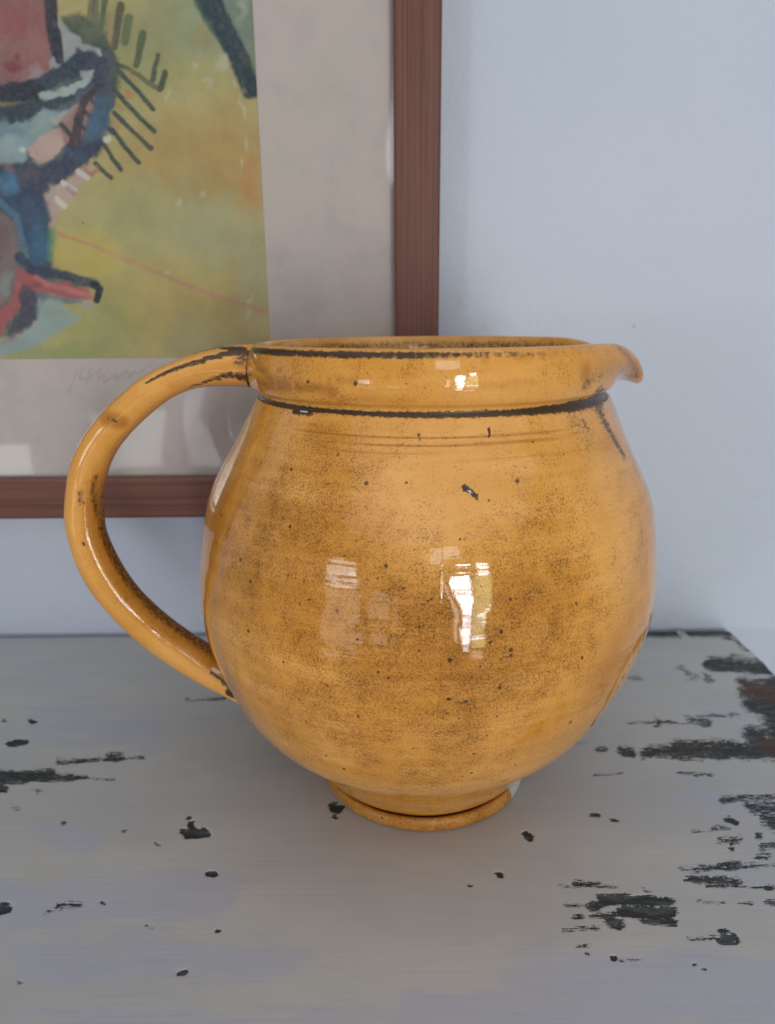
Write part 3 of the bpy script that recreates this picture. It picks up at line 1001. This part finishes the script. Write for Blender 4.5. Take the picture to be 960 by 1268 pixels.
def build_jug():
    # --- profile pieces, bottom to top, then down the inside
    foot = [(0.0, 0.0030), (0.034, 0.0030), (0.0380, 0.0008), (0.0425, 0.0), (0.0462, 0.0001), (0.0474, 0.0009), (0.0477, 0.0030), (0.0474, 0.0050), (0.0463, 0.0060), (0.0452, 0.0058), (0.0440, 0.0050), (0.0430, 0.0045), (0.0425, 0.0048)]
    fp = np.concatenate([np.array(foot[:1]), np.array(foot[1:2]), resample(foot[2:], 26)])
    body = resample(list(zip(RK, ZK)), 300)
    rim0 = [(0.0703, 0.1795), (0.0699, 0.1806), (0.0704, 0.1817), (0.0722, 0.1831), (0.0735, 0.1858), (0.0740, 0.1893), (0.0737, 0.1930), (0.0731, 0.1965), (0.0722, 0.1988), (0.0706, 0.2001), (0.0688, 0.2000), (0.0674, 0.1985), (0.0665, 0.1955), (0.0660, 0.190), (0.0655, 0.180)]
    rim1 = [(0.0722, 0.1795), (0.0728, 0.1806), (0.0740, 0.1820), (0.0763, 0.1834), (0.0790, 0.1838), (0.0822, 0.1832), (0.0846, 0.1825), (0.0862, 0.1822), (0.0874, 0.1829), (0.0868, 0.1845), (0.0840, 0.1862), (0.0800, 0.1866), (0.0750, 0.1858), (0.0700, 0.1825), (0.0668, 0.175)]
    R0, R1 = resample(rim0, 64), resample(rim1, 64)
    inner = [(0.0655, 0.180), (0.069, 0.168), (0.077, 0.154), (0.085, 0.139), (0.0893, 0.120), (0.0910, 0.100), (0.0882, 0.080), (0.0805, 0.060), (0.0685, 0.040), (0.049, 0.022), (0.025, 0.014), (0.0, 0.0125)]
    ip = resample(inner, 60)
    u = np.arange(NTH) / NTH
    th = 2 * math.pi * u - 0.62 * np.sin(2 * math.pi * u) - math.pi / 2      # closest together in front
    phi = np.arctan2(np.sin(th), np.cos(th))                          # 0 at the spout (+x)
    w = np.exp(-(np.abs(phi) / 0.34) ** 2.0)
    rows = []                                                         # (kind, r(theta), z(theta), s)
    for r, z in fp:
        rows.append(('foot', np.full(NTH, r), np.full(NTH, z), z))
    for r, z in body[1:-1]:
        bulge = 0.0032 * np.exp(-(phi / 0.26) ** 2) * smoothstep(0.150, 0.178, z)
        rows.append(('body', r + bulge, np.full(NTH, z), z))
    for k in range(64):
        sg = 0.18 + 0.20 * smoothstep(5, 25, k)
        w = np.exp(-(np.abs(phi) / sg) ** (2.0 - 0.25 * smoothstep(5, 25, k)))
        wr, wz = w, w ** (1.2 + 1.1 * smoothstep(8, 28, k))
        rows.append(('rim', R0[k, 0] * (1 - wr) + R1[k, 0] * wr, R0[k, 1] * (1 - wz) + R1[k, 1] * wz, 0.1795 + 0.0004 * k))
    last_r, last_z = rows[-1][1], rows[-1][2]
    for k, (r, z) in enumerate(ip[1:]):
        f = math.exp(-k / 4.0)
        rows.append(('inside', r * np.ones(NTH) + f * (last_r - R0[-1, 0]), z + f * (last_z - R0[-1, 1]), 0.21 + 0.002 * k))
    n = len(rows)
    R = np.array([a[1] for a in rows])
    Z = np.array([a[2] for a in rows])
    S = np.array([a[3] for a in rows])
    # hand-made unevenness: the axis drifts a little, the wall is not quite round
    sh = spline(np.clip(Z, 0, 0.2), [0, 0.006, 0.035, 0.09, 0.19], [0.0004, -0.0002, -0.0016, -0.00024, 0.00206])
    T = np.broadcast_to(th, R.shape)
    R = R * (1 + 0.0030 * np.sin(2 * T + 1.0 + Z * 12) * smoothstep(0.005, 0.03, Z))
    outer = np.array([k in ('body',) for k, *_ in rows])[:, None]
    R = R + outer * (0.00004 * np.sin(Z * 420 + 2 * np.sin(T)) + 0.00010 * np.sin(Z * 140 + 0.6 * T.clip(-1, 1)))
    V = np.stack([R * np.cos(T) + sh, R * np.sin(T), Z - 0.0009 * np.sin(T) * smoothstep(0.15, 0.2, Z)], -1)
    kinds = np.array([a[0] for a in rows])
    Vf = V.reshape(-1, 3)
    idx = np.arange(n * NTH).reshape(n, NTH)
    q = np.stack([idx[:-1], np.roll(idx[:-1], -1, 1), np.roll(idx[1:], -1, 1), idx[1:]], -1)   # (n-1, NTH, 4)
    full = mesh_from('jug_all', Vf, q.reshape(-1, 4).tolist())
    nrm = np.empty(len(Vf) * 3, np.float32)
    full.vertex_normals.foreach_get('vector', nrm)
    nrm = nrm.reshape(-1, 3)
    bpy.data.meshes.remove(full)
    # --- finishes painted on the clay
    W = Vf + np.array([JX, JY, TZ])
    px, py = project(W)
    view = W - np.array([0, 0, TZ + CAMH])
    facing = (nrm * view).sum(1) < 0
    outer_v = np.repeat(np.isin(kinds, ['body', 'rim', 'foot']), NTH)
    Tf = T.reshape(-1)
    Sf = np.repeat(S, NTH)
    arc = (Tf + math.pi / 2) % (2 * math.pi)
    arc = np.where(arc > math.pi, arc - 2 * math.pi, arc)            # 0 in front
    turn = np.stack([arc * 0.09, Sf, np.zeros_like(Sf)], 1)
    cand = np.where(facing & outer_v)[0]

    def hit(a, b):
        k = cand[np.argmin((px[cand] - a) ** 2 + (py[cand] - b) ** 2)]
        return Vf[k]

    soot = np.zeros(len(Vf))
    dens = np.full(len(Vf), 0.10)
    brown = np.zeros(len(Vf))
    bare = np.zeros(len(Vf))
    pale = np.zeros(len(Vf))
    warp = (fbm(Tf * 14, Sf * 260, 7) - .5)

    def spot(arr, a, b, r, v=1.0, soft=.8):
        d = np.linalg.norm(Vf - hit(a, b), axis=1) * (1 + 0.5 * warp)
        r = r * 0.00031
        m = v * (1 - smoothstep(r * (1 - soft), r * (1 + soft), d))
        np.maximum(arr, m, out=arr)

    def stroke(arr, pts, r, v=1.0, soft=.8, taper=0.0, n=14):
        for k in range(len(pts) - 1):
            p0, p1 = pts[k], pts[k + 1]
            for j in range(n):
                t = j / n
                g_ = (k + t) / (len(pts) - 1)
                spot(arr, p0[0] + (p1[0] - p0[0]) * t, p0[1] + (p1[1] - p0[1]) * t, r * (1 - taper * g_), v, soft)

    def add(arr, a, b, r, v):
        d = np.linalg.norm(Vf - hit(a, b), axis=1)
        arr += SPK * v * np.exp(-(d / (r * 0.00031)) ** 2)

    front = arc
    # groove line under the rim: full all round, broadest near the spout
    zg = 0.1803
    gw = 0.00066 + 0.0002 * np.sin(front * 3 + 1) + 0.0011 * np.exp(-((front - 0.95) / 0.42) ** 2) + 0.0003 * np.exp(-((front + 0.9) / 0.4) ** 2)
    gm = 1 - smoothstep(0.2, 2.0, np.abs(Vf[:, 2] - zg) / gw * (1 + 0.35 * warp))
    isr = outer_v & (Vf[:, 2] > 0.17)
    rimv = np.repeat(kinds == 'rim', NTH)
    low = (~rimv) | (Sf < 0.1795 + 0.0004 * 14)
    soot = np.maximum(soot, np.where(isr & low, gm, 0))
    # line under the lip
    up = (Sf - (0.1795 + 0.0004 * 28.3)) / 0.00055
    side = smoothstep(-1.45, -1.1, front) * (1 - smoothstep(-0.85, 0.85, front)) + .22 * np.exp(-((front - .1) / .5) ** 2)
    soot = np.maximum(soot, np.where(rimv, (1 - smoothstep(0.35, 1.9, np.abs(up) * (1 + .5 * warp))) * np.clip(side + 0.12 * warp, 0, 1), 0))
    stroke(soot, [(314, 434), (345, 438), (390, 441)], 4, .60, .6, .6)
    stroke(soot, [(427, 443), (464, 445)], 2.6, .75, .5)
    # back lip edge and mouth
    mouth = np.where(rimv, (1 - smoothstep(0.4, 2.4, np.abs((Sf - (0.1795 + 0.0004 * 41)) / 0.0008))) * .36 * (np.abs(front) > 1.7), 0)
    soot = np.maximum(soot, mouth)
    # brown brushing round the band of the rim
    for pts, r_, v_ in [([(320, 458), (355, 459)], 4, .7), ([(322, 474), (362, 478)], 9, .8), ([(370, 479), (415, 484)], 6, .7), ([(400, 470), (455, 474)], 4, .5), ([(480, 466), (530, 462)], 4, .4), ([(600, 445), (690, 438)], 5, .5), ([(420, 492), (520, 497)], 4, .4), ([(580, 480), (680, 470)], 5, .4)]:
        stroke(brown, pts, r_, v_, 1.0)
        stroke(dens, pts, r_, .42 * v_, 1.0)
    # crease beside the spout and grey smear
    stroke(soot, [(735, 492), (745, 515), (758, 540), (772, 563)], 12, .56, 1.0, .3)
    stroke(soot, [(738, 486), (744, 500)], 11, .58, .95)
    stroke(soot, [(722, 478), (738, 468)], 7, .38, .8)
    stroke(soot, [(736, 470), (747, 466)], 6, .36, .8)
    stroke(soot, [(712, 522), (728, 545)], 16, .28, 1.0)
    stroke(soot, [(722, 520), (728, 532)], 4, .45, .8)
    stroke(soot, [(768, 458), (775, 464), (784, 466)], 4, .42, .9)
    stroke(brown, [(755, 455), (775, 458)], 22, .5, .9)
    spot(brown, 726, 462, 12, .7)
    stroke(soot, [(765, 429), (778, 440), (786, 455), (789, 466)], 2.2, .42, .9)
    stroke(brown, [(765, 429), (778, 440), (786, 455), (789, 468)], 8, .8, .9)
    # pits, scratches and single marks
    stroke(soot, [(606, 530), (606, 541)], 1.7, .72, .5)
    stroke(soot, [(519, 536), (520, 545)], 1.7, .66, .5)
    stroke(soot, [(574, 603), (588, 612)], 2.6, .75, .6)
    stroke(soot, [(589, 612), (591, 618)], 1.8, .7, .5)
    stroke(bare, [(580, 607), (585, 611)], 1.5, .6, .4)
    stroke(bare, [(373, 509), (381, 510)], 2, .7, .4)
    stroke(soot, [(366, 509), (386, 511)], 4.5, .8, .5)
    stroke(soot, [(385, 525), (392, 527)], 2, .45, .6)
    for (a, b, r) in [(407, 599, 6), (504, 597, 6), (479, 700, 7), (530, 744, 5), (534, 741, 4), (633, 742, 6), (311, 719, 6), (632, 812, 7), (555, 866, 7), (576, 869, 6), (640, 742, 4), (356, 712, 5),
                      (383, 742, 6), (698, 818, 5), (668, 632, 4), (570, 668, 5), (576, 667, 4), (605, 620, 4), (660, 548, 4), (698, 563, 4), (554, 883, 6), (571, 872, 6), (512, 927, 5), (603, 911, 6), (444, 887, 6), (500, 729, 5), (443, 791, 5), (405, 850, 5)]:
        spot(soot, a, b, r * .34, .74, .6)
    # faint turning lines below the groove
    for zl, am, a0, a1 in [(0.1735, .40, -.9, .75), (0.1712, .44, -.55, .7), (0.1690, .26, -.7, .2), (0.1665, .2, -.2, .9)]:
        zz = Vf[:, 2] - zl - 0.0002 * np.sin(front * 5)
        m = am * (1 - smoothstep(0.0001, 0.0006, np.abs(zz))) * smoothstep(a0, a0 + .3, front) * (1 - smoothstep(a1 - .3, a1, front))
        brown = np.maximum(brown, np.where(~rimv & outer_v, m * 2.2, 0))
        soot = np.maximum(soot, np.where(~rimv & outer_v, m * .55, 0))
    # speckle clouds
    for (a, b, r, v) in [(380, 590, 75, .60), (330, 560, 60, .35), (300, 660, 55, .55), (340, 700, 80, .45), (400, 660, 80, .30), (290, 730, 60, .5), (530, 745, 60, .45), (470, 770, 90, .5), (520, 820, 80, .75),
                         (600, 840, 90, .5), (650, 640, 60, .50), (660, 700, 50, .35), (690, 760, 60, .55), (640, 780, 70, .45), (440, 860, 80, .35), (350, 800, 80, .40), (520, 950, 80, .45),
                         (580, 935, 60, .40), (400, 900, 70, .30), (520, 990, 70, .25), (470, 560, 60, .2), (700, 800, 40, .4), (590, 880, 60, .4), (440, 640, 50, .2), (320, 470, 40, .35), (360, 480, 40, .3), (430, 470, 50, .2)]:
        add(dens, a, b, r, v)
    for (a, b, r, v) in [(560, 620, 60, -.5), (500, 680, 40, -.35), (740, 660, 60, -.35), (745, 580, 60, -.35), (480, 600, 30, -.2), (600, 560, 80, -.2), (690, 900, 70, -.2), (650, 950, 60, -.25), (420, 960, 50, -.2),
                         (760, 760, 40, -.2), (620, 470, 90, -.3), (590, 470, 90, -.2), (770, 440, 40, -.4)]:
        add(dens, a, b, r, v)
    dens = np.clip(dens + (fbm(Tf * 9, Sf * 70, 77) - .5) * .5, -.25, 1.15)
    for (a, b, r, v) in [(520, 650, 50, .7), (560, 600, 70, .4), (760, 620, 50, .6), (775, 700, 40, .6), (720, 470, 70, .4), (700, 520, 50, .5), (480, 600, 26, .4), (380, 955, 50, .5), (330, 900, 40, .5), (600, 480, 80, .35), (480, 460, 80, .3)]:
        add(pale, a, b, r, v * 2.2)  # pale glaze patches; on shoulder and right they paint in reflected room light
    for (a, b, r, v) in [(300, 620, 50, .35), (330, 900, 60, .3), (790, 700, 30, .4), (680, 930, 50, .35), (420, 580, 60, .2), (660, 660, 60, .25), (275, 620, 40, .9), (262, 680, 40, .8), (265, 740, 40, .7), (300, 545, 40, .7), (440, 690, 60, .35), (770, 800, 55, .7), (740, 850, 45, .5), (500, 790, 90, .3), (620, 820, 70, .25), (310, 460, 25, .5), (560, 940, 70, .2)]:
        add(brown, a, b, r, v * 2.2)  # brown mottling, with edge shading at left and lower right painted in
    # foot: dull, more brown; one glaze-free chip
    footv = np.repeat(kinds == 'foot', NTH)
    dens = np.where(footv, 0.50, dens)
    brown = np.where(footv, 0.06, brown)
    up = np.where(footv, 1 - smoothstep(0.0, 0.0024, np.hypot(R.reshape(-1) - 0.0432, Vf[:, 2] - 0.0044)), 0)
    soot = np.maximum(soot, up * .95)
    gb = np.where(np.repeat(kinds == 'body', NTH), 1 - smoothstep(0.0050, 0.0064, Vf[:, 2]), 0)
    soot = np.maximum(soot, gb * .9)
    bare = np.maximum(bare, np.where(footv, (1 - smoothstep(.13, .19, np.abs(front - 1.10))) * smoothstep(0.0405, 0.044, R.reshape(-1)), 0))
    bare = np.maximum(bare, np.where(footv & (np.abs(front + .25) < .1) & (np.abs(R.reshape(-1) - .0452) < .0006), .42, 0))
    ins = np.repeat(kinds == 'inside', NTH)
    dens = np.where(ins, 1.0, dens)
    brown = np.where(ins, 1.0, brown)
    soot = np.where(ins, 0.12, soot)
    patch = 0.62 + 0.62 * fbm(Tf * 11 + 40, Vf[:, 2] * 150, 19)
    soot = soot * np.where(ins | footv, 1.0, np.clip(patch, .45, 1.08))
    # --- cut into the pieces of the pot
    kface = np.where(kinds[:-1] == 'foot', 'foot', kinds[:-1])
    fk = np.repeat(kface[:, None], NTH, 1)
    spout_zone = np.abs(phi) < 0.62
    fk = np.where((fk == 'rim') & spout_zone[None, :], 'spout', fk)
    names = {'foot': 'foot_ring', 'body': 'body', 'rim': 'rim', 'spout': 'spout', 'inside': 'inner_wall'}
    for k, nm in names.items():
        f = q[fk == k]
        f = f.reshape(-1, 4)
        used = np.unique(f)
        remap = np.full(len(Vf), -1)
        remap[used] = np.arange(len(used))
        me = mesh_from(nm, Vf[used], remap[f].tolist())
        set_float(me, 'soot', soot[used])
        set_float(me, 'speckle', dens[used])
        set_float(me, 'brown', np.clip(brown[used], 0, 1))
        set_float(me, 'bare', bare[used])
        set_float(me, 'pale', np.clip(pale[used], 0, 1))
        set_float(me, 'dull', np.full(len(used), 0.45 if nm == 'inner_wall' else 0.38 if nm == 'foot_ring' else 0.0))
        set_vec(me, 'turn', turn[used])
        me.normals_split_custom_set_from_vertices([tuple(x) for x in nrm[used]])
        link(nm, me, M_GLAZE, jug)


build_jug()


def build_handle():
    out = [(-0.0660, 0.1993), (-0.0740, 0.1995), (-0.09056, 0.19709), (-0.1094, 0.19042), (-0.12331, 0.18197), (-0.13841, 0.16829), (-0.14977, 0.15176), (-0.15532, 0.13357), (-0.15634, 0.1207),
           (-0.15337, 0.10251), (-0.1444, 0.08407), (-0.12917, 0.06495), (-0.11113, 0.04982), (-0.0905, 0.0372), (-0.0700, 0.0270)]
    inn = [(-0.0660, 0.1822), (-0.0740, 0.1822), (-0.09041, 0.18235), (-0.10525, 0.17781), (-0.11948, 0.16744), (-0.13187, 0.15441), (-0.13851, 0.1392), (-0.14026, 0.12463), (-0.1389, 0.1145),
           (-0.13346, 0.1010), (-0.12464, 0.08745), (-0.11187, 0.07495), (-0.09828, 0.06466), (-0.0830, 0.0545), (-0.0650, 0.0450)]
    n, m = 260, 56
    O, I = resample(out, 600), resample(inn, 600)
    # match by common parameter of the measured stations
    def stations(p):
        p = np.asarray(p)
        t = np.arange(len(p))
        u = np.linspace(0, len(p) - 1, n)
        return np.stack([spline(u, t, p[:, 0]), spline(u, t, p[:, 1])], 1), u
    O, u = stations(out)
    I, _ = stations(inn)
    c = (O + I) / 2
    hv = (O - I) / 2
    hw = np.linalg.norm(hv, axis=1)
    e = hv / hw[:, None]
    wy = 0.0088 + 0.0016 * smoothstep(3, 0, u) + 0.0042 * smoothstep(11.2, 13.6, u)
    view = np.stack([c[:, 0] + JX, np.full(n, JY), c[:, 1] - CAMH], 1)
    kk = (view[:, 0] * e[:, 0] + view[:, 2] * e[:, 1]) / view[:, 1]
    hw = np.sqrt(np.maximum(hw ** 2 - (wy * kk) ** 2, (0.62 * hw) ** 2))
    hw = hw * (1 + 0.13 * smoothstep(11.4, 13.2, u))
    a = np.linspace(0, 2 * math.pi, m, endpoint=False)
    ca, sa = np.cos(a), np.sin(a)
    # slightly squared oval section
    ex = 0.86
    pc, ps = np.sign(ca) * np.abs(ca) ** ex, np.sign(sa) * np.abs(sa) ** ex
    V = np.zeros((n, m, 3))
    s = np.concatenate([[0], np.cumsum(np.linalg.norm(np.diff(c, axis=0), axis=1))])
    lump = 1 + 0.025 * (fbm(s[:, None] * 60 + 0 * a, 3 + 2 * ca[None, :] + 0 * s[:, None], 3) - .5)
    V[..., 0] = c[:, None, 0] + e[:, None, 0] * hw[:, None] * pc[None] * lump
    V[..., 2] = c[:, None, 1] + e[:, None, 1] * hw[:, None] * pc[None] * lump
    V[..., 1] = wy[:, None] * ps[None] * lump
    Vf = V.reshape(-1, 3)
    idx = np.arange(n * m).reshape(n, m)
    q = np.stack([idx[:-1], idx[1:], np.roll(idx[1:], -1, 1), np.roll(idx[:-1], -1, 1)], -1).reshape(-1, 4)
    faces = q.tolist() + [idx[0].tolist(), idx[-1][::-1].tolist()]
    me = mesh_from('handle', Vf, faces)
    bm = bmesh.new()
    bm.from_mesh(me)
    bmesh.ops.recalc_face_normals(bm, faces=bm.faces)
    bm.to_mesh(me)
    bm.free()
    me.polygons.foreach_set('use_smooth', [True] * len(me.polygons))
    nrm = np.empty(len(Vf) * 3, np.float32)
    me.vertex_normals.foreach_get('vector', nrm)
    nrm = nrm.reshape(-1, 3)
    W = Vf + np.array([JX, JY, TZ])
    px, py = project(W)
    facing = (nrm * (W - np.array([0, 0, TZ + CAMH]))).sum(1) < 0
    cand = np.where(facing)[0]
    A = np.broadcast_to(a, (n, m)).reshape(-1)
    Sg = np.broadcast_to(s[:, None], (n, m)).reshape(-1)
    U = np.broadcast_to(u[:, None], (n, m)).reshape(-1)
    soot = np.zeros(len(Vf)); dens = np.full(len(Vf), -.25); brown = np.zeros(len(Vf)); bare = np.zeros(len(Vf)); pale = np.full(len(Vf), .25)
    nz = fbm(Sg * 160, A * 4, 5)

    def stroke(arr, pts, r, v=1.0, soft=.8, taper=0.0, k=14):
        for i in range(len(pts) - 1):
            for j in range(k + 1):
                t = j / k
                a_, b_ = pts[i][0] + (pts[i + 1][0] - pts[i][0]) * t, pts[i][1] + (pts[i + 1][1] - pts[i][1]) * t
                kk = cand[np.argmin((px[cand] - a_) ** 2 + (py[cand] - b_) ** 2)]
                rr = r * 0.00034 * (1 - taper * (i + t) / (len(pts) - 1))
                d = np.linalg.norm(Vf - Vf[kk], axis=1)
                np.maximum(arr, v * (1 - smoothstep(rr * (1 - soft), rr * (1 + soft), d)), out=arr)
    stroke(soot, [(309, 436), (285, 437), (262, 443), (235, 450), (205, 462), (182, 474)], 4.6, .72, .6, .6)
    stroke(soot, [(300, 432), (270, 430), (238, 437)], 5, .8, .6, .5)
    stroke(soot, [(310, 436), (309, 450), (307, 462), (310, 480)], 2.6, .8, .5)
    stroke(soot, [(306, 469), (285, 464), (262, 470), (236, 479)], 4.4, .66, .7, .6)
    stroke(soot, [(305, 444), (293, 448)], 5, .5, .8)
    stroke(brown, [(300, 455), (262, 460), (215, 478)], 10, .45, .9)
    stroke(soot, [(137, 519), (146, 521)], 3, .46, .6)
    stroke(brown, [(134, 518), (150, 522)], 10, .9, .7)
    stroke(soot, [(100, 610), (100, 622)], 4, .42, .7)
    stroke(soot, [(103, 674), (104, 675)], 2, .9, .4)
    # dust on the hollow side
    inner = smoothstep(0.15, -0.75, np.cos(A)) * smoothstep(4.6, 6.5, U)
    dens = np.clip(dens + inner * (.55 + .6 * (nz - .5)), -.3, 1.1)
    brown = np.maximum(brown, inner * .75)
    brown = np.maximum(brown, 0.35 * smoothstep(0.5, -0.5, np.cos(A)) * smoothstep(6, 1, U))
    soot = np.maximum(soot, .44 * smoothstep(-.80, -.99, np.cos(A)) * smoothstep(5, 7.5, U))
    stroke(soot, [(118, 590), (116, 610), (120, 640)], 4, .46, .9)
    # crack where the handle joins the belly
    stroke(soot, [(262, 834), (274, 842), (284, 852)], 2.2, .8, .6)
    stroke(bare, [(264, 829), (274, 833), (280, 836)], 3.4, .62, .5)
    stroke(soot, [(284, 858), (290, 862)], 5, .8, .5)
    set_float(me, 'soot', soot); set_float(me, 'speckle', dens); set_float(me, 'brown', np.clip(brown, 0, 1)); set_float(me, 'bare', bare); set_float(me, 'pale', pale)
    set_vec(me, 'turn', np.stack([Sg * 1.0, A * 0.009, np.zeros_like(A)], 1))
    link('handle', me, M_GLAZE, jug)


build_handle()
